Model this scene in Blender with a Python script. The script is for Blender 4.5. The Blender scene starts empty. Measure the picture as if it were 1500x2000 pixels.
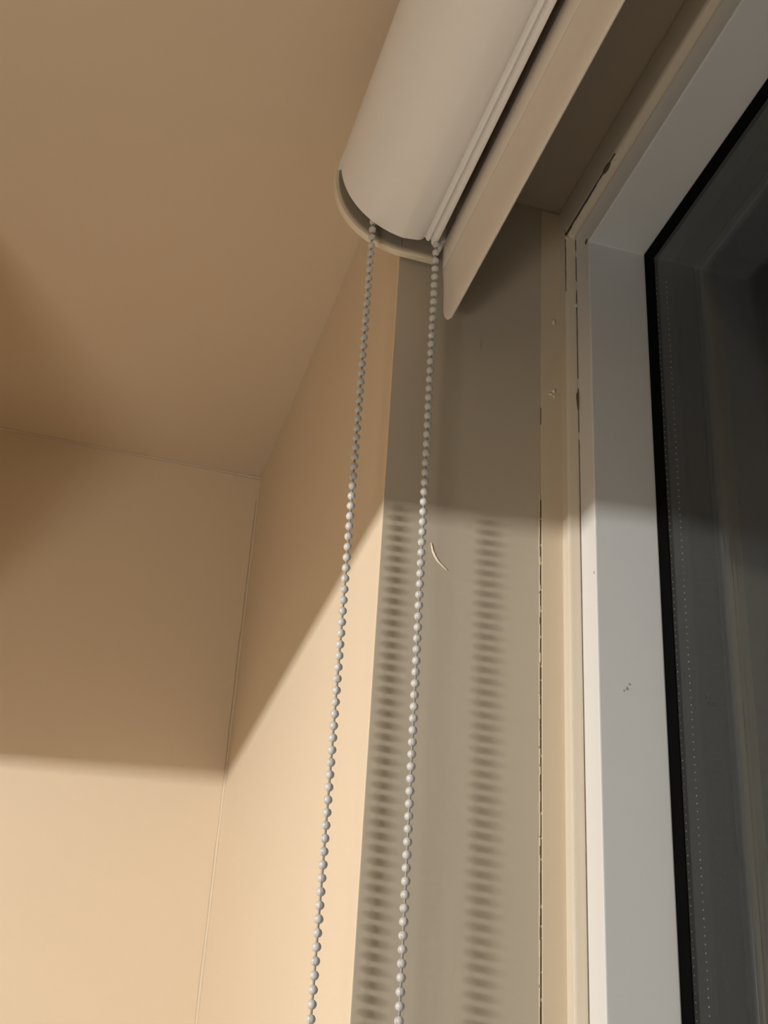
import bpy, bmesh, math, random
from mathutils import Vector, Matrix
random.seed(7)
C = bpy.context.scene.collection
SC = bpy.context.scene
EYE = 1744.0                     # camera height above the floor, mm

def V(x, y, z):                  # mm, z measured from eye level -> metres, z from the floor
    return Vector((x / 1000.0, y / 1000.0, (z + EYE) / 1000.0))

# ------------------------------------------------------------------ camera
cam_d = bpy.data.cameras.new('camera')
cam = bpy.data.objects.new('camera', cam_d)
C.objects.link(cam)
a, b, g = 0.24933803, 0.52088676, 0.06414155
fwd = Vector((math.sin(a) * math.cos(b), math.cos(a) * math.cos(b), math.sin(b)))
r0 = Vector((math.cos(a), -math.sin(a), 0))
u0 = r0.cross(fwd)
rt = r0 * math.cos(g) + u0 * math.sin(g)
up = u0 * math.cos(g) - r0 * math.sin(g)
M = Matrix((rt, up, -fwd)).transposed().to_4x4()
M.translation = V(0, 0, 0)
cam.matrix_world = M
cam_d.sensor_fit = 'VERTICAL'
cam_d.sensor_height = 24.0
cam_d.lens = 24.0 * 2707.1 / 2000.0
cam_d.clip_start = 0.01
cam_d.dof.use_dof = False
SC.camera = cam

# ------------------------------------------------------------------ world and lamps
w = bpy.data.worlds.new('night'); SC.world = w; w.use_nodes = True
w.node_tree.nodes['Background'].inputs[0].default_value = (0.02, 0.025, 0.035, 1)
w.node_tree.nodes['Background'].inputs[1].default_value = 0.25
SC.view_settings.view_transform = 'Standard'
SC.view_settings.look = 'None'
SC.view_settings.gamma = 1
SC.view_settings.use_curve_mapping = False
SC.view_settings.exposure = 0.0
# light of the hooded tube lamp (built further down at the same place)
LAMP = (-1101.0, -57.0, 292.0)
AIM = Vector((0.883, 0.4695, 0.0)).normalized()
GU, GS = 0.0518, -0.040            # the hood rises towards the window and falls to its left end

def area(name, loc, direction, sx, sy, power, col, spread=math.pi, tilt=None):
    d = bpy.data.lights.new(name, 'AREA'); d.shape = 'RECTANGLE'; d.size = sx; d.size_y = sy
    d.energy = power; d.color = col; d.spread = spread
    o = bpy.data.objects.new(name, d); C.objects.link(o)
    z = -Vector(direction).normalized()
    x = Vector((0, 0, 1)).cross(z) if tilt is None else -tilt
    if x.length < 1e-3: x = Vector((1, 0, 0))
    x.normalize(); y = z.cross(x)
    m = Matrix((x, y, z)).transposed().to_4x4(); m.translation = loc
    o.matrix_world = m
    return o
area('tube_light', V(*LAMP) + AIM * 0.009, AIM, 0.16, 0.010, 17.5, (1.0, 0.98, 0.95), tilt=Vector((-AIM.y, AIM.x, GS)))
area('fill_light_ceiling', V(-1500, -1500, 627.0), (0, 0, -1), 0.55, 0.55, 6.0, (1.0, 0.95, 0.88))  # added fill light, raises the soft ambient level
area('fill_light_low', V(-700, -450, -800), (0.25, 0.3, 1), 0.42, 0.42, 9.6, (1.0, 0.95, 0.87))  # added low fill, brightens the ceiling and the undersides

# ------------------------------------------------------------------ materials
def mat(name, col, rough=0.6, metal=0.0, spec=0.5, bump=0.0, bscale=300.0, mottle=0.0, mscale=6.0, stretch=None):
    m = bpy.data.materials.new(name); m.use_nodes = True
    nt = m.node_tree; p = nt.nodes['Principled BSDF']
    p.inputs['Base Color'].default_value = (*col, 1)
    p.inputs['Roughness'].default_value = rough
    p.inputs['Metallic'].default_value = metal
    p.inputs['Specular IOR Level'].default_value = spec
    tc = nt.nodes.new('ShaderNodeTexCoord')
    src = tc.outputs['Object']
    if stretch:
        mp = nt.nodes.new('ShaderNodeMapping'); mp.inputs['Scale'].default_value = stretch
        nt.links.new(src, mp.inputs['Vector']); src = mp.outputs['Vector']
    if mottle:
        n = nt.nodes.new('ShaderNodeTexNoise'); n.inputs['Scale'].default_value = mscale; n.inputs['Detail'].default_value = 4
        nt.links.new(src, n.inputs['Vector'])
        mx = nt.nodes.new('ShaderNodeMixRGB'); mx.blend_type = 'MIX'
        mx.inputs['Color1'].default_value = (*[c * (1 - mottle) for c in col], 1)
        mx.inputs['Color2'].default_value = (*[min(1, c * (1 + mottle)) for c in col], 1)
        nt.links.new(n.outputs['Fac'], mx.inputs['Fac']); nt.links.new(mx.outputs['Color'], p.inputs['Base Color'])
    if bump:
        n = nt.nodes.new('ShaderNodeTexNoise'); n.inputs['Scale'].default_value = bscale; n.inputs['Detail'].default_value = 3
        nt.links.new(src, n.inputs['Vector'])
        bp = nt.nodes.new('ShaderNodeBump'); bp.inputs['Strength'].default_value = bump; bp.inputs['Distance'].default_value = 0.001
        nt.links.new(n.outputs['Fac'], bp.inputs['Height']); nt.links.new(bp.outputs['Normal'], p.inputs['Normal'])
    return m

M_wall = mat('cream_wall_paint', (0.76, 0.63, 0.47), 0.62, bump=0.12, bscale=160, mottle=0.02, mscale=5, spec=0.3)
M_ceil = mat('cream_ceiling_paint', (0.70, 0.575, 0.43), 0.7, bump=0.10, bscale=140, mottle=0.02, mscale=4, spec=0.2)
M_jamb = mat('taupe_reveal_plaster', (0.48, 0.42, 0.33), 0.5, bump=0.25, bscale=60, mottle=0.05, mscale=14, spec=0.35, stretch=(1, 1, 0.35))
M_cover = mat('pale_cover_strip_paint', (0.66, 0.585, 0.47), 0.3, bump=0.2, bscale=50, mottle=0.03, mscale=20, stretch=(1, 1, 0.15))
M_trim = mat('cream_trim_gloss', (0.62, 0.52, 0.38), 0.32, bump=0.2, bscale=50, mottle=0.04, mscale=20, stretch=(1, 1, 0.15))
M_white = mat('white_plastic', (0.88, 0.86, 0.84), 0.35, mottle=0.02, mscale=30)
M_front = mat('frame_lacquer_lit_front', (0.72, 0.70, 0.67), 0.35, bump=0.06, bscale=40, mottle=0.02, mscale=18, stretch=(1, 1, 0.2))  # frame tone lightened for the stronger lamp light on its front
M_frame = mat('frame_lacquer_dimmed', (0.60, 0.61, 0.61), 0.35, bump=0.06, bscale=40, mottle=0.02, mscale=18, stretch=(1, 1, 0.2))  # same frame greyed for the weaker lamp light on its rebate
M_fabric = mat('off_white_blind_fabric', (0.76, 0.70, 0.63), 0.75, bump=0.25, bscale=2500)
M_cap = mat('ivory_cap_plastic', (0.80, 0.72, 0.56), 0.4)
M_inner = mat('grey_bracket_plastic', (0.34, 0.29, 0.23), 0.5)
M_bead = mat('pearl_grey_bead', (0.58, 0.57, 0.55), 0.34, spec=0.55)
nt = M_bead.node_tree                     # fine moulding seam round each bead
tc = nt.nodes.new('ShaderNodeTexCoord'); sx = nt.nodes.new('ShaderNodeSeparateXYZ'); ab = nt.nodes.new('ShaderNodeMath'); ab.operation = 'ABSOLUTE'
lt = nt.nodes.new('ShaderNodeMath'); lt.operation = 'LESS_THAN'; lt.inputs[1].default_value = 0.00011
mx = nt.nodes.new('ShaderNodeMixRGB'); mx.inputs['Color1'].default_value = (0.58, 0.57, 0.55, 1); mx.inputs['Color2'].default_value = (0.25, 0.24, 0.22, 1)
nt.links.new(tc.outputs['Object'], sx.inputs[0]); nt.links.new(sx.outputs['X'], ab.inputs[0]); nt.links.new(ab.outputs[0], lt.inputs[0])
nt.links.new(lt.outputs[0], mx.inputs['Fac']); nt.links.new(mx.outputs['Color'], nt.nodes['Principled BSDF'].inputs['Base Color'])
M_cord = mat('grey_chain_cord', (0.30, 0.28, 0.25), 0.5)
M_steel = mat('zinc_tube', (0.45, 0.45, 0.45), 0.35, 1.0)
M_gasket = mat('black_rubber', (0.002, 0.002, 0.002), 0.7, spec=0.03)
M_spacer = mat('dark_spacer', (0.02, 0.022, 0.024), 0.6, spec=0.2)
M_dot = mat('spacer_perforation_aluminium', (0.8, 0.8, 0.78), 0.4)
M_crack = mat('dark_gap', (0.07, 0.05, 0.03), 0.8)
M_caulk = mat('cream_caulk', (0.66, 0.56, 0.41), 0.4)
M_dirt = mat('brown_grime', (0.12, 0.08, 0.05), 0.8)
M_smudge = mat('grey_smudge', (0.30, 0.30, 0.29), 0.7)
M_floor = mat('grey_carpet', (0.46, 0.43, 0.39), 0.9, mottle=0.15, mscale=40, bump=0.4, bscale=400)
M_pale = mat('off_white_room_paint', (0.72, 0.69, 0.62), 0.65)
M_lamp = mat('lamp_enamel', (0.7, 0.68, 0.62), 0.4)
M_glass = bpy.data.materials.new('window_glass'); M_glass.use_nodes = True
p = M_glass.node_tree.nodes['Principled BSDF']
p.inputs['Base Color'].default_value = (0.80, 0.84, 0.86, 1); p.inputs['Roughness'].default_value = 0.0
p.inputs['Transmission Weight'].default_value = 1.0; p.inputs['IOR'].default_value = 1.34
def emis(name, col, s):
    m = bpy.data.materials.new(name); m.use_nodes = True; p = m.node_tree.nodes['Principled BSDF']
    p.inputs['Base Color'].default_value = (*col, 1)
    p.inputs['Emission Color'].default_value = (*col, 1); p.inputs['Emission Strength'].default_value = s
    return m
M_tube = emis('lit_tube', (1.0, 0.88, 0.70), 3.0)
M_panel = emis('lit_diffuser', (1.0, 0.86, 0.68), 3.0)

# ------------------------------------------------------------------ mesh helpers
WORLD = {}
def box(bm, x0, x1, y0, y1, z0, z1, mi=0):
    vs = [bm.verts.new(V(x, y, z)) for x in (x0, x1) for y in (y0, y1) for z in (z0, z1)]
    F = [(0, 1, 3, 2), (4, 6, 7, 5), (0, 4, 5, 1), (2, 3, 7, 6), (0, 2, 6, 4), (1, 5, 7, 3)]
    for f in F:
        fc = bm.faces.new([vs[i] for i in f]); fc.material_index = mi

def obj(name, bm, mats, parent=None, smooth=False, bevel=0, seg=2, origin=None):
    bmesh.ops.recalc_face_normals(bm, faces=bm.faces)
    me = bpy.data.meshes.new(name)
    org = Vector((0, 0, 0))
    if origin is not None:
        org = origin
        bmesh.ops.translate(bm, verts=bm.verts, vec=-org)
    bm.to_mesh(me); bm.free()
    for m in (mats if isinstance(mats, (list, tuple)) else [mats]): me.materials.append(m)
    if smooth:
        for f in me.polygons: f.use_smooth = True
    o = bpy.data.objects.new(name, me); C.objects.link(o)
    o.location = org
    WORLD[o] = org
    if parent:
        o.parent = parent; o.location = org - WORLD.get(parent, parent.location)
    if bevel:
        md = o.modifiers.new('edges', 'BEVEL'); md.width = bevel / 1000; md.segments = seg; md.limit_method = 'ANGLE'
        md.angle_limit = math.radians(40); md.harden_normals = False
    return o

def tag(o, label, cat, group=None):
    o['label'] = label; o['category'] = cat
    if group: o['group'] = group
    return o
def struct(name, bm, m, **k):
    o = obj(name, bm, m, **k); o['kind'] = 'structure'; return o
def thing(name, loc, label, cat):
    o = bpy.data.objects.new(name, None); C.objects.link(o); o.location = loc; o.empty_display_size = 0.02
    return tag(o, label, cat)

def prism_y(bm, prof, y0, y1, mi=0, close=True):
    """closed XZ profile extruded along Y"""
    A = [bm.verts.new(V(x, y0, z)) for x, z in prof]
    B = [bm.verts.new(V(x, y1, z)) for x, z in prof]
    n = len(prof)
    for i in range(n):
        j = (i + 1) % n
        f = bm.faces.new((A[i], A[j], B[j], B[i])); f.material_index = mi
    f = bm.faces.new(A); f.material_index = mi
    f = bm.faces.new(list(reversed(B))); f.material_index = mi

def cyl(bm, p0, p1, r, n=24, r2=None):
    p0 = Vector(p0); p1 = Vector(p1); d = (p1 - p0).normalized()
    x = d.orthogonal().normalized(); y = d.cross(x)
    r2 = r if r2 is None else r2
    A = []; B = []
    for i in range(n):
        t = 2 * math.pi * i / n; v = x * math.cos(t) + y * math.sin(t)
        A.append(bm.verts.new(p0 + v * r / 1000)); B.append(bm.verts.new(p1 + v * r2 / 1000))
    for i in range(n):
        j = (i + 1) % n; bm.faces.new((A[i], A[j], B[j], B[i]))
    bm.faces.new(list(reversed(A))); bm.faces.new(B)

def smooth_angle(o, deg=40):
    for f in o.data.polygons: f.use_smooth = True
    o.data.set_sharp_from_angle(angle=math.radians(deg))

# ------------------------------------------------------------------ dimensions (mm before the room factor KR)
KR = 0.975
V_abs = V
def V(x, y, z): return V_abs(x * KR, y * KR, z * KR)
XW, J, YF = 160.0, 631.0, 1098.5          # window wall face, far jamb, far wall
CE, HD = 661.0, 619.0                     # ceiling, window head
X1, Y1, Z1 = 264.2, 621.2, 592.0          # cover strip face, its return, its underside
X2, Y2, Z2 = 271.5, 602.4, 573.5          # frame front face, frame rebate, frame head
X3 = 309.0                                # inner edge of the frame rebate
YB = -1000.0                              # near jamb of the window (behind the viewer)
SILL = -850.0
XO = 380.0                                # outer face of the wall
XL, YR = -2300.0, -2400.0                 # opposite wall, rear wall
FL = -EYE / KR

# ------------------------------------------------------------------ room shell
bm = bmesh.new(); box(bm, XL - 100, XO, YR - 100, YF + 100, FL - 100, FL); struct('floor', bm, M_floor)
bm = bmesh.new(); box(bm, XL - 100, XO, YR - 100, YF + 100, CE, CE + 100); struct('ceiling', bm, M_ceil)
bm = bmesh.new(); box(bm, XL - 100, XW, YF, YF + 100, FL, CE); struct('wall_far', bm, M_wall)
bm = bmesh.new(); box(bm, XL - 100, XL, YR, YF, FL, CE); struct('wall_left', bm, M_wall)
bm = bmesh.new(); box(bm, XL - 100, XW, YR - 100, YR, FL, CE); struct('wall_back', bm, M_pale)
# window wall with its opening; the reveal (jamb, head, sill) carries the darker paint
bm = bmesh.new()
def quad(pts, mi=0):
    f = bm.faces.new([bm.verts.new(V(*p)) for p in pts]); f.material_index = mi
outer = [(YR - 100, FL), (YF + 100, FL), (YF + 100, CE), (YR - 100, CE)]
inner = [(YB, SILL), (J, SILL), (J, HD), (YB, HD)]
for X in (XW, XO):
    for i in range(4):
        k = (i + 1) % 4
        quad([(X, *outer[i]), (X, *outer[k]), (X, *inner[k]), (X, *inner[i])], 0)
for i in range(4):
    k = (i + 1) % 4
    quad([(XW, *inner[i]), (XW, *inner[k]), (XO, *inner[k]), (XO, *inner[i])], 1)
    quad([(XW, *outer[i]), (XW, *outer[k]), (XO, *outer[k]), (XO, *outer[i])], 0)
bmesh.ops.remove_doubles(bm, verts=bm.verts, dist=1e-6)
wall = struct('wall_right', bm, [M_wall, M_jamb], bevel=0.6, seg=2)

# thin painted caulk lines in the far corner
bm = bmesh.new()
def fillet_line(bm, pts_fn, n, r):
    ring = None
    for i in range(n + 1):
        t = i / n; c, ax, bx = pts_fn(t)
        rr = r * (0.75 + 0.5 * random.random())
        vs = [bm.verts.new(c), bm.verts.new(c + ax * rr / 1000), bm.verts.new(c + (ax + bx) * rr * 0.38 / 1000), bm.verts.new(c + bx * rr / 1000)]
        if ring:
            for k in range(4):
                bm.faces.new((ring[k], ring[(k + 1) % 4], vs[(k + 1) % 4], vs[k]))
        ring = vs
fillet_line(bm, lambda t: (V(XL + (XW - XL) * t, YF, CE), Vector((0, -1, 0)), Vector((0, 0, -1))), 160, 1.8)
struct('trim_3', bm, M_ceil, smooth=True)
bm = bmesh.new()
fillet_line(bm, lambda t: (V(XW, YF, FL + (CE - 25 - FL) * t), Vector((-1, 0, 0)), Vector((0, -1, 0))), 120, 2.2)
struct('trim_4', bm, M_wall, smooth=True)

# ------------------------------------------------------------------ window: cover strips, frame, gasket, glazing
def ring_profile(bm, secs, first=0):
    """secs: list of (X, inset) swept round the window opening; inset is measured from far jamb / head / near jamb / sill"""
    loops = []
    for X, (dy, dz) in secs:
        loops.append([bm.verts.new(V(X, y, z)) for y, z in ((YB + dy, SILL + dz), (J - dy, SILL + dz), (J - dy, HD - dz), (YB + dy, HD - dz))])
    n = len(loops)
    for i in range(n):
        A = loops[i]; B = loops[(i + 1) % n]; mi = first if i == 0 else 0
        for k in range(4):
            f = bm.faces.new((A[k], A[(k + 1) % 4], B[(k + 1) % 4], B[k])); f.material_index = mi
t1 = (J - Y1, HD - Z1); t2 = (J - Y2, HD - Z2)
win = bpy.data.objects.new('window_1', None); C.objects.link(win); win.location = V(X2, (YB + J) / 2, SILL); win['kind'] = 'structure'
bm = bmesh.new(); ring_profile(bm, [(X1, (-1, -1)), (X1, t1), (X2 + 0.5, t1), (X2 + 0.5, (-1, -1))])
obj('cover_strip', bm, M_cover, win, bevel=2.2, seg=3)
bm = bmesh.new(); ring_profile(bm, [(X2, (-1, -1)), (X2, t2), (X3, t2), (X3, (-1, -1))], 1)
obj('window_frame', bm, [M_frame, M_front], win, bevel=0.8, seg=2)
# the frame's hidden backing that carries gasket and glass
ge = 9.3
g2 = (t2[0] + ge, t2[1] + ge)
bm = bmesh.new(); ring_profile(bm, [(X3 - 0.1, (t2[0] - 3, t2[1] - 3)), (X3 - 0.1, t2), (X3 + 0.8, g2), (X3 + 1.2, g2), (X3 + 1.2, (t2[0] - 3, t2[1] - 3))])
obj('gasket', bm, M_gasket, win, bevel=0.3)
s0 = (t2[0] + 4.4, t2[1] + 4.4)
bm = bmesh.new(); box(bm, X3 + 1.2, X3 + 4.2, YB + s0[0] - 12, J - s0[0] + 12, SILL + s0[1] - 12, HD - s0[1] + 12)
obj('glass_pane', bm, M_glass, win)
bm = bmesh.new(); box(bm, X3 + 18.2, X3 + 21.2, YB + s0[0] - 12, J - s0[0] + 12, SILL + s0[1] - 12, HD - s0[1] + 12)
obj('glass_pane', bm, M_glass, win)
bm = bmesh.new(); ring_profile(bm, [(X3 + 4.3, (s0[0] - 6, s0[1] - 6)), (X3 + 4.3, s0), (X3 + 18.1, s0), (X3 + 18.1, (s0[0] - 6, s0[1] - 6))])
# perforation rows on the spacer bar, far side and head
def dots(bm, fixed, axis, lo, hi, Xs):
    n = int((hi - lo) / 4.0)
    for X in Xs:
        for i in range(n):
            q = lo + 4.0 * i + (1.2 if X == Xs[0] else 0)
            vs = []
            for k in range(8):
                t = 2 * math.pi * k / 8
                dx = 0.32 * math.cos(t); dq = 0.42 * math.sin(t)
                vs.append(V(X + dx, fixed, q + dq) if axis == 'z' else V(X + dx, q + dq, fixed))
            ctr = V(X, fixed - 0.25, q) if axis == 'z' else V(X, q, fixed - 0.25)
            vv = [bm.verts.new(v) for v in vs]; c = bm.verts.new(ctr)
            for k in range(8):
                f = bm.faces.new((vv[k], vv[(k + 1) % 8], c)); f.material_index = 1
dots(bm, J - s0[0] - 0.05, 'z', -120, HD - s0[1] - 10, (X3 + 6.6, X3 + 13.2))
obj('spacer_bar', bm, [M_spacer, M_dot], win)
bm = bmesh.new(); ring_profile(bm, [(X3, (-1, -1)), (X3, (t2[0] - 4, t2[1] - 4)), (X3 + 40, (t2[0] - 4, t2[1] - 4)), (X3 + 40, (-1, -1))])
obj('outer_frame', bm, M_spacer, win)

# batten on the far jamb between the plaster and the cover strip, with ragged caulk and nails
bt = bmesh.new(); box(bt, 251.6, X1 + 0.4, J - 1.1, J + 2, SILL, 616)
batten = struct('trim_1', bt, M_trim, bevel=0.4)
bm = bmesh.new()                          # ragged paint edge beside the crack
z = -200.0; prev = None; gap = False
while z < 400:
    h = random.uniform(2.5, 9)
    w_ = random.uniform(0.25, 0.75)
    zz = z; 
    a0 = 250.45 + random.uniform(-0.15, 0.15)
    box(bm, a0, a0 + w_, J - 0.55, J + 0.2, z, z + h)
    z += h + (random.uniform(0.0, 1.5) if random.random() < 0.3 else 0)
obj('caulk_ridge', bm, M_caulk, batten, bevel=0.15)
bm = bmesh.new()
z = -200.0
while z < 612:
    h = random.uniform(4, 16)
    if z < 395 or random.random() < 0.12:
        w_ = random.uniform(0.2, 0.75) if z < 395 else 0.22
        box(bm, 251.55 - w_, 251.62, J - 0.62, J + 0.1, z, z + h)
    z += h + random.uniform(0.2, 2.0)
obj('crack', bm, M_crack, batten)
def blob(name, x, y, z, rx, ry, rz, m, parent, seed=0, lab=None):
    bm = bmesh.new(); bmesh.ops.create_icosphere(bm, subdivisions=3, radius=1)
    rnd = random.Random(seed)
    ph = [rnd.uniform(0, 6) for _ in range(3)]
    for v in bm.verts:
        k = 1 + 0.18 * math.sin(3 * v.co.x + ph[0]) + 0.15 * math.sin(4 * v.co.z + ph[1])
        v.co = Vector((v.co.x * rx * k, v.co.y * ry, v.co.z * rz * k)) / 1000
    bmesh.ops.translate(bm, verts=bm.verts, vec=V(x, y, z))
    return obj(name, bm, m, parent, smooth=True)
blob('nail_head', 259.4, J - 1.3, 528.0, 1.3, 1.3, 1.4, M_caulk, batten, 1)
blob('nail_head', 258.9, J - 1.3, 476.5, 1.2, 1.5, 1.5, M_caulk, batten, 2)
blob('paint_drip', 257.2, J - 1.1, 474.2, 1.7, 1.0, 0.9, M_caulk, batten, 3)
blob('paint_drip', 259.6, J - 1.1, 472.8, 1.1, 1.0, 0.9, M_caulk, batten, 4)
# curled flake of paint and a small scar on the plaster of the jamb
def ribbon(pts, wid, th, y, name, m, parent):
    bm = bmesh.new(); prev = None
    n = len(pts)
    for i, (x, z) in enumerate(pts):
        q = pts[min(i + 1, n - 1)]; r = pts[max(i - 1, 0)]
        d = Vector((q[0] - r[0], 0, q[1] - r[1])).normalized(); nrm = Vector((-d.z, 0, d.x))
        t = i / (n - 1); ww = wid * (math.sin(math.pi * (0.08 + 0.88 * t)) ** 0.8)
        vs = [bm.verts.new(V(x - nrm.x * ww, y + 0.1, z - nrm.z * ww)), bm.verts.new(V(x, y - th, z)), bm.verts.new(V(x + nrm.x * ww, y + 0.1, z + nrm.z * ww))]
        if prev:
            for k in range(3): bm.faces.new((prev[k], prev[(k + 1) % 3], vs[(k + 1) % 3], vs[k]))
        prev = vs
    return obj(name, bm, m, parent)
ribbon([(187.9, 360.0), (188.6, 358.0), (189.3, 355.2), (190.6, 352.6), (192.4, 349.8), (194.8, 347.6), (197.4, 345.3)], 0.95, 0.6, J, 'paint_flake', M_caulk, wall)
ribbon([(213.3, 505.0), (213.1, 501.5), (213.0, 496.5)], 0.35, 0.5, J, 'paint_scar', M_jamb, wall)
# blemishes where the head meets the side of the frame
blob('filler', 265.6, Y1 - 0.2, Z1 - 2.0, 1.6, 0.8, 1.4, M_caulk, win, 5)
blob('paint_chip', 270.6, Y1 - 0.1, 538.0, 1.0, 0.5, 1.2, M_frame, win, 6)
blob('grime_spot', X2 + 0.1, Y2 + 3.2, Z2 + 2.5, 0.5, 2.0, 1.6, M_dirt, win, 7)
bm = bmesh.new()                          # open joint between cover strip and frame, darkest in the corner
def dark_run(bm, fixed, axis, lo, hi, fn, keep=1.0):
    q = lo
    while q < hi:
        h = random.uniform(3, 9)
        if random.random() < keep:
            w_ = fn(q) * random.uniform(0.6, 1.3)
            if axis == 'y': box(bm, 264.1 - 0.1, 264.1 + w_, max(hi - (q - lo) - h, lo), hi - (q - lo), Z1 - 0.06, Z1 + 0.5)
            else: box(bm, X2 - w_, X2 + 0.1, Y1 - 0.05, Y1 + 0.4, q, min(q + h, hi))
        q += h * 0.98
dark_run(bm, 0, 'y', Y1 - 75, Y1 + 0.1, lambda q: 1.0 if q < Y1 - 30 else 0.45)
dark_run(bm, 0, 'z', -200, 440, lambda q: 0.11 if q < 330 else 0.2, 1.0)
dark_run(bm, 0, 'z', 440, Z1 - 2, lambda q: 0.5 if 462 < q < 480 else 0.3, 0.9)
z = Z1 - 45
while z < Z1:
    h = random.uniform(3, 7); box(bm, 264.12, 264.12 + random.uniform(0.15, 0.4), Y1 - 0.06, Y1 + 0.3, z, z + h); z += h
obj('crack', bm, M_crack, win)
blob('filler', X1 + 0.6, Y1 - 62, Z1 + 0.6, 1.3, 5.0, 1.3, M_dirt, win, 8)
blob('glint_blob', 312.2, Y2 - 6.4, Z2 - 7.5, 1.2, 0.8, 1.6, M_smudge, win, 14)  # pale blob standing in for a glint at the glass corner
blob('putty', X2 - 0.6, Y1 - 0.1, 468, 0.9, 0.5, 7.0, M_dirt, win, 15)
blob('grime_spot', 287.4, Y2 - 0.02, 281.0, 0.9, 0.07, 1.1, M_smudge, win, 9)
blob('grime_spot', 288.8, Y2 - 0.02, 283.6, 0.7, 0.07, 0.7, M_smudge, win, 10)
blob('grime_spot', 285.6, Y2 - 0.02, 279.6, 0.6, 0.06, 0.5, M_smudge, win, 11)
blob('grime_spot', X2 - 0.02, Y2 + 2.5, 346.0, 0.06, 0.7, 0.7, M_smudge, win, 12)

# ------------------------------------------------------------------ roller blind
V = V_abs
FL = -EYE
CE *= KR
BX, BZ, R = 159.0, 582.0, 46.5
TOP = 600.0
BACKX = 176.0
YE = 596.0                                # far end of the fascia
YN = -960.0                               # near end
blind = thing('roller_blind', V(BX, (YE + YN) / 2, 479), 'wound-up white roller blind with rounded fascia, mounted at the top of the window', 'window blind')
def arc(r, a0, a1, n=40):
    return [(BX + r * math.cos(math.radians(a0 + (a1 - a0) * i / n)), BZ + r * math.sin(math.radians(a0 + (a1 - a0) * i / n))) for i in range(n + 1)]
a_top = 180 - math.degrees(math.asin((TOP - BZ) / R))
# outside line of the fascia: top, round front, flattened underside, two ribs at the back
out = [(BACKX - 4, TOP)] + arc(R, a_top, 262, 44)
zb = BZ - R
out += [(157.0, zb + 0.9), (161.0, zb + 1.4), (163.0, zb + 2.0), (164.6, zb + 3.3), (165.4, zb + 4.6),
        (166.0, zb + 4.7), (166.5, zb + 3.4), (167.0, zb + 2.7), (168.0, zb + 2.5), (168.5, zb + 2.9), (168.8, zb + 4.0),
        (169.4, zb + 4.1), (169.7, zb + 1.2), (170.1, zb + 0.3), (171.2, zb + 0.0), (172.6, zb + 0.3), (173.0, zb + 1.0), (173.0, zb + 7.5)]
inn = [(171.8, zb + 7.5), (171.6, zb + 5.6), (163.5, zb + 6.0), (157, zb + 3.4)]
inn += list(reversed([(BX + (x - BX) * (R - 1.8) / R, BZ + (z - BZ) * (R - 1.8) / R) for x, z in arc(R, a_top - 1.5, 258, 40)]))
inn += [(BACKX - 4, TOP - 1.8)]
bm = bmesh.new(); prism_y(bm, out + inn, YN, YE)
o = obj('fascia', bm, M_white, blind); smooth_angle(o, 28)
# far end cap: plate with a raised rim
def cap_prof(r, top, back, n=40):
    pr = []
    for i in range(n + 1):
        t = math.radians(a_top + (264 - a_top) * i / n)
        # slightly squarer than a circle at the lower front
        sq = 1 + 0.022 * max(0, math.sin(2 * (t - math.pi))) ** 2
        pr.append((BX + r * sq * math.cos(t), BZ + 0.6 + r * sq * math.sin(t)))
    pr += [(168.0, BZ + 0.6 - r - 0.2), (back, BZ + 0.6 - r - 0.3), (back, top)]
    return pr
def cap(y0, y1, name='end_cap'):
    s = 1 if y1 > y0 else -1
    bm = bmesh.new(); prism_y(bm, cap_prof(R + 1.0, TOP + 1, BACKX), y0 + 1.6 * s, y1)
    o = obj(name, bm, M_cap, blind, bevel=0.5); smooth_angle(o, 30)
    # inner bracket plate, set slightly inside the rim
    bm = bmesh.new(); prism_y(bm, cap_prof(R - 1.2, TOP, BACKX - 1), y0, y0 + 1.8 * s)
    i_ = obj('inner_plate', bm, M_inner, o)
    return o
cp = cap(605.6, 611.8)
bm = bmesh.new(); box(bm, 153.4, 154.3, 604.9, 606, BZ - R + 2.2, BZ - R + 22)
obj('rib', bm, M_inner, cp)
cap(YN - 1, YN - 8)
bm = bmesh.new()
tabp = arc(R, 176, a_top, 8) + list(reversed(arc(R - 3, 176, a_top, 8)))
prism_y(bm, tabp, 595, 606.5)
o = obj('clip', bm, M_white, blind, bevel=0.3)
# bracket lug seen behind the back strand of the chain
bm = bmesh.new(); box(bm, 176.2, 178.6, 596.5, 607, 541, 552)
obj('bracket_lug', bm, M_white, blind, bevel=0.6)
# tube, wound fabric, chain wheel
WX, WZ = 154.0, 574.5
bm = bmesh.new(); cyl(bm, V(WX, YN + 4, WZ), V(WX, 593, WZ), 16, 32); o = obj('roller_tube', bm, M_steel, blind); smooth_angle(o)
bm = bmesh.new(); cyl(bm, V(WX, YN + 12, WZ), V(WX, 585, WZ), 28.6, 48); o = obj('fabric_roll', bm, M_fabric, blind); smooth_angle(o)
bm = bmesh.new(); cyl(bm, V(WX, 594, WZ), V(WX, 599.6, WZ), 17.2, 32); cyl(bm, V(WX, 599.6, WZ), V(WX, 604.4, WZ), 16.4, 32); cyl(bm, V(WX, 604.4, WZ), V(WX, 605.6, WZ), 18, 32)
o = obj('chain_wheel', bm, M_inner, blind); smooth_angle(o)
# fabric drop at the back
bm = bmesh.new(); box(bm, 182.2, 182.8, YN + 12, 590, 512, WZ)
obj('fabric', bm, M_fabric, blind)
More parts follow.
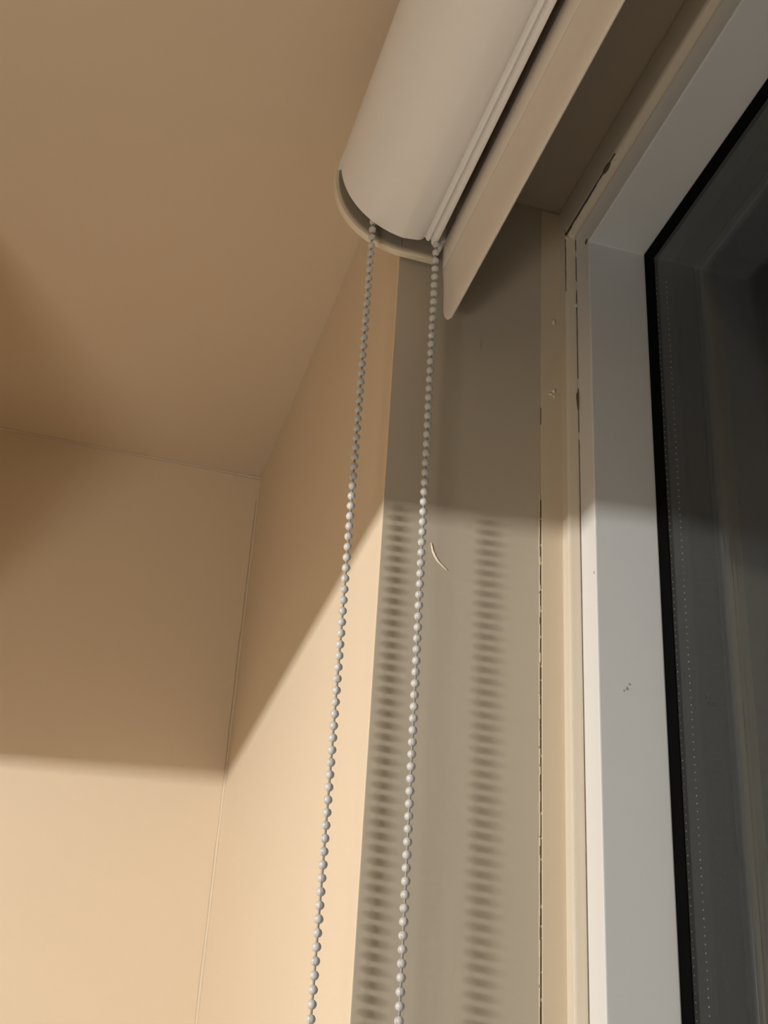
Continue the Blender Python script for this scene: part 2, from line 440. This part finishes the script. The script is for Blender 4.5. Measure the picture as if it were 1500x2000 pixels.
# bottom bar: fabric-wrapped flat bar, rounded lower edge, slim upper lip with a seam
barp = [(181.4, 542.2), (178.6, 542.2), (178.1, 541.5), (178.2, 522.9), (178.75, 522.3), (178.35, 521.5), (178.6, 519.5), (179.2, 512), (179.6, 503), (179.6, 494), (179.5, 490.5),
        (179.7, 486), (180.1, 481.5), (180.6, 480.0), (181.2, 479.5), (181.9, 480.4), (182.9, 484.5), (184.6, 492), (186.0, 505), (185.6, 516), (184.0, 524), (183.6, 541)]
# the bar sits with its room side at X about 178..181
barp = [(x, z) for x, z in barp]
bm = bmesh.new()
cx = 182.0; cz = 512
rings = []
def corner(z):                            # the end's lower corner is rounded off, about 12 mm
    if z > 500: return 0
    q = min(1, (500 - z) / 20.5); return 12.5 * (1 - math.sqrt(max(0, 1 - q * q)))
for y, s in ((-955.0, 1.0), (599.0, 1.0), (600.0, 0.97), (600.4, 0.9)):
    rings.append([bm.verts.new(V(cx + (x - cx) * s, y - (corner(z) if y > 0 else 0), cz + (z - cz) * (1 + (s - 1) * 0.15))) for x, z in barp])
for A, B in zip(rings, rings[1:]):
    for i in range(len(barp)):
        j = (i + 1) % len(barp); bm.faces.new((A[i], A[j], B[j], B[i]))
bm.faces.new(rings[0]); bm.faces.new(list(reversed(rings[-1])))
o = obj('bottom_bar', bm, M_fabric, blind); smooth_angle(o, 50)

# ------------------------------------------------------------------ bead chain: one loop, front strand and back strand
AZ1, AZ2 = math.radians(12.69), math.radians(16.16)
KK = math.cos(AZ1) / math.cos(AZ2)
def strand(which, z):
    az, k = (AZ1, 1.0) if which == 0 else (AZ2, KK)
    D = 611.8 * k
    D += 2.2 if which == 0 else -4.3
    return V(D * math.sin(az), D * math.cos(az), z)
BR = 2.12
def bead_bm(segs=20, rings=14):
    bm = bmesh.new(); bmesh.ops.create_uvsphere(bm, u_segments=segs, v_segments=rings, radius=BR / 1000)
    for v in bm.verts:                      # barrel-shaped bead with a fine moulding seam round it
        v.co.z *= 1.0
        ang = math.atan2(v.co.y, v.co.x)
        if abs(v.co.x) < 0.00012: v.co *= 1.035
    # small collars where the cord enters
    return bm
chain = thing('bead_chain', strand(0, 100), 'grey plastic bead chain hanging in a long loop from the end of the roller blind', 'blind chain')
bmm = bead_bm(); me = bpy.data.meshes.new('bead'); bmesh.ops.recalc_face_normals(bmm, faces=bmm.faces); bmm.to_mesh(me); bmm.free()
me.materials.append(M_bead)
for f in me.polygons: f.use_smooth = True
PT = 5.965                                # bead pitch
zs0 = [461.8 + PT * k - PT * 70 for k in range(0, 90)]
zs0 = [z for z in zs0 if z < WZ - 2]
zs1 = [337.6 + 5.94 * k - 5.94 * 49 for k in range(0, 96)]
zs1 = [z for z in zs1 if z < WZ - 2]
allb = [(0, z) for z in zs0 if z > 78] + [(1, z) for z in zs1 if z > 78]
allb.sort(key=lambda t: t[1])
ind = allb[:100]; rest = allb[100:] + [(0, z) for z in zs0 if z <= 78] + [(1, z) for z in zs1 if z <= 78]
base = chain.location
for i, (s, z) in enumerate(ind):
    o = bpy.data.objects.new('bead', me); C.objects.link(o); o.parent = chain
    o.location = strand(s, z) - base
    o.rotation_euler = (random.uniform(-.05, .05), random.uniform(-.05, .05), random.uniform(0, 6.28))
# the loop closes well below the picture
ztop = WZ
pa0, pb0 = strand(0, WZ), strand(1, WZ)
low = 461.8 - PT * 70
loop_pts = []
ca = strand(0, low - 6); cb = strand(1, min(z for z in zs1))
bm = bmesh.new()
def add_bead(bm, p):
    r = bmesh.ops.create_uvsphere(bm, u_segments=16, v_segments=10, radius=BR / 1000)
    for v in r['verts']: v.co.z *= 1.0
    bmesh.ops.rotate(bm, verts=r['verts'], cent=(0, 0, 0), matrix=Matrix.Rotation(random.uniform(0, 6), 3, 'Z'))
    bmesh.ops.translate(bm, verts=r['verts'], vec=p)
for s, z in rest: add_bead(bm, strand(s, z))
# half turn over the chain wheel
mid = (pa0 + pb0) / 2; hw = (pb0 - pa0) / 2
for k in range(1, 10):
    t = math.pi * k / 10
    add_bead(bm, mid - hw * math.cos(t) + Vector((0, 0, hw.length * math.sin(t))))
# lower turn
zl = 461.8 - PT * 71
pl0, pl1 = strand(0, zl), strand(1, zl); ml = (pl0 + pl1) / 2; hl = (pl1 - pl0) / 2
for k in range(0, 11):
    t = math.pi * k / 10
    add_bead(bm, ml - hl * math.cos(t) - Vector((0, 0, hl.length * math.sin(t) * 1.2)))
M_bead2 = mat('pearl_grey_bead_plain', (0.58, 0.57, 0.55), 0.34, spec=0.55)
o = obj('bead', bm, M_bead2, chain, smooth=True, origin=base.copy()); o['kind'] = 'stuff'; o.location = (0, 0, 0)
# cord through the beads: thin line with little collars between the beads
path = [strand(0, zl + (WZ - zl) * i / 90) for i in range(91)]
path += [mid - hw * math.cos(math.pi * k / 12) + Vector((0, 0, hw.length * math.sin(math.pi * k / 12))) for k in range(1, 12)]
path += [strand(1, WZ + (zl - WZ) * i / 90) for i in range(91)]
path += [ml + hl * math.cos(math.pi * k / 12) - Vector((0, 0, hl.length * 1.2 * math.sin(math.pi * k / 12))) for k in range(1, 12)]
cu = bmesh.new(); n = len(path); prev = None; first = None
for i in range(n + 1):
    q = path[i % n]; d = (path[(i + 1) % n] - path[i - 1]).normalized()
    yv = Vector((0, 1, 0)); xv = yv.cross(d).normalized()
    ring = [cu.verts.new(q + (xv * math.cos(t) + yv * math.sin(t)) * 0.00058) for t in [2 * math.pi * k / 8 for k in range(8)]]
    if prev:
        for k in range(8): cu.faces.new((prev[k], prev[(k + 1) % 8], ring[(k + 1) % 8], ring[k]))
    prev = ring
o = obj('cord', cu, M_cord, chain, smooth=True, origin=base.copy()); o.location = (0, 0, 0)

# ------------------------------------------------------------------ lamps behind the viewer: hooded tube, two added for soft fill
lamp = thing('reading_lamp', V(LAMP[0], LAMP[1], -EYE), 'floor lamp with a short tube under a long flat hood, behind the viewer', 'lamp')
side = Vector((-AIM.y, AIM.x, 0))
def L(u_, s_, z_):                        # along aim, sideways, height (mm, eye based)
    return V(LAMP[0], LAMP[1], z_) + AIM * u_ / 1000 + side * s_ / 1000
bm = bmesh.new(); cyl(bm, L(0, -85, LAMP[2] - 85 * GS), L(0, 85, LAMP[2] + 85 * GS), 6, 20); obj('lamp_tube', bm, M_tube, lamp, smooth=True)
bm = bmesh.new()
A = []
for (u_, h) in ((-40, 14), (620, 0)):
    for s_ in (-420, 420):
        for dz in (0, 4):
            A.append(bm.verts.new(L(u_, s_, LAMP[2] + h + dz + GS * s_ + (GU * 620 if u_ > 0 else 0))))
for f in [(0, 1, 3, 2), (4, 6, 7, 5), (0, 4, 5, 1), (2, 3, 7, 6), (0, 2, 6, 4), (1, 5, 7, 3)]: bm.faces.new([A[i] for i in f])
obj('lamp_hood', bm, M_lamp, lamp)
bm = bmesh.new(); cyl(bm, L(-34, 0, FL + 20), L(-34, 0, LAMP[2] + 16), 11, 20); obj('pole', bm, M_lamp, lamp, smooth=True)
bm = bmesh.new(); cyl(bm, L(-34, 0, FL), L(-34, 0, FL + 20), 150, 40); obj('lamp_base', bm, M_lamp, lamp, bevel=3)
pan = thing('fill_lamp_ceiling', V(-1500, -1500, CE), 'square flat fill lamp added on the ceiling behind the viewer', 'added fill lamp')
bm = bmesh.new(); box(bm, -1790, -1210, -1790, -1210, 631, CE); obj('lamp_housing', bm, M_lamp, pan, bevel=3)
bm = bmesh.new(); box(bm, -1775, -1225, -1775, -1225, 629.4, 631); obj('diffuser', bm, M_panel, pan)

upl = thing('fill_lamp_bowl', V(-700, -450, FL), 'bowl-shaped fill lamp on a pole, added behind the viewer', 'lamp')
bm = bmesh.new(); cyl(bm, V(-700, -450, -990), V(-700, -450, -806), 60, 48, r2=245)
o = obj('bowl', bm, M_lamp, upl); smooth_angle(o)
bm = bmesh.new(); cyl(bm, V(-700, -450, -806), V(-700, -450, -803), 225, 48); obj('diffuser', bm, M_panel, upl)
bm = bmesh.new(); cyl(bm, V(-700, -450, FL + 15), V(-700, -450, -985), 12, 20); obj('pole', bm, M_lamp, upl, smooth=True)
bm = bmesh.new(); cyl(bm, V(-700, -450, FL), V(-700, -450, FL + 15), 140, 40); obj('lamp_base', bm, M_lamp, upl, bevel=3)

# box added under the ceiling, unseen left of the picture, to shade the corner
bm = bmesh.new(); box(bm, -2240, -114, 765, 1071, 381, 644.4); struct('shade_box', bm, M_wall, bevel=1)
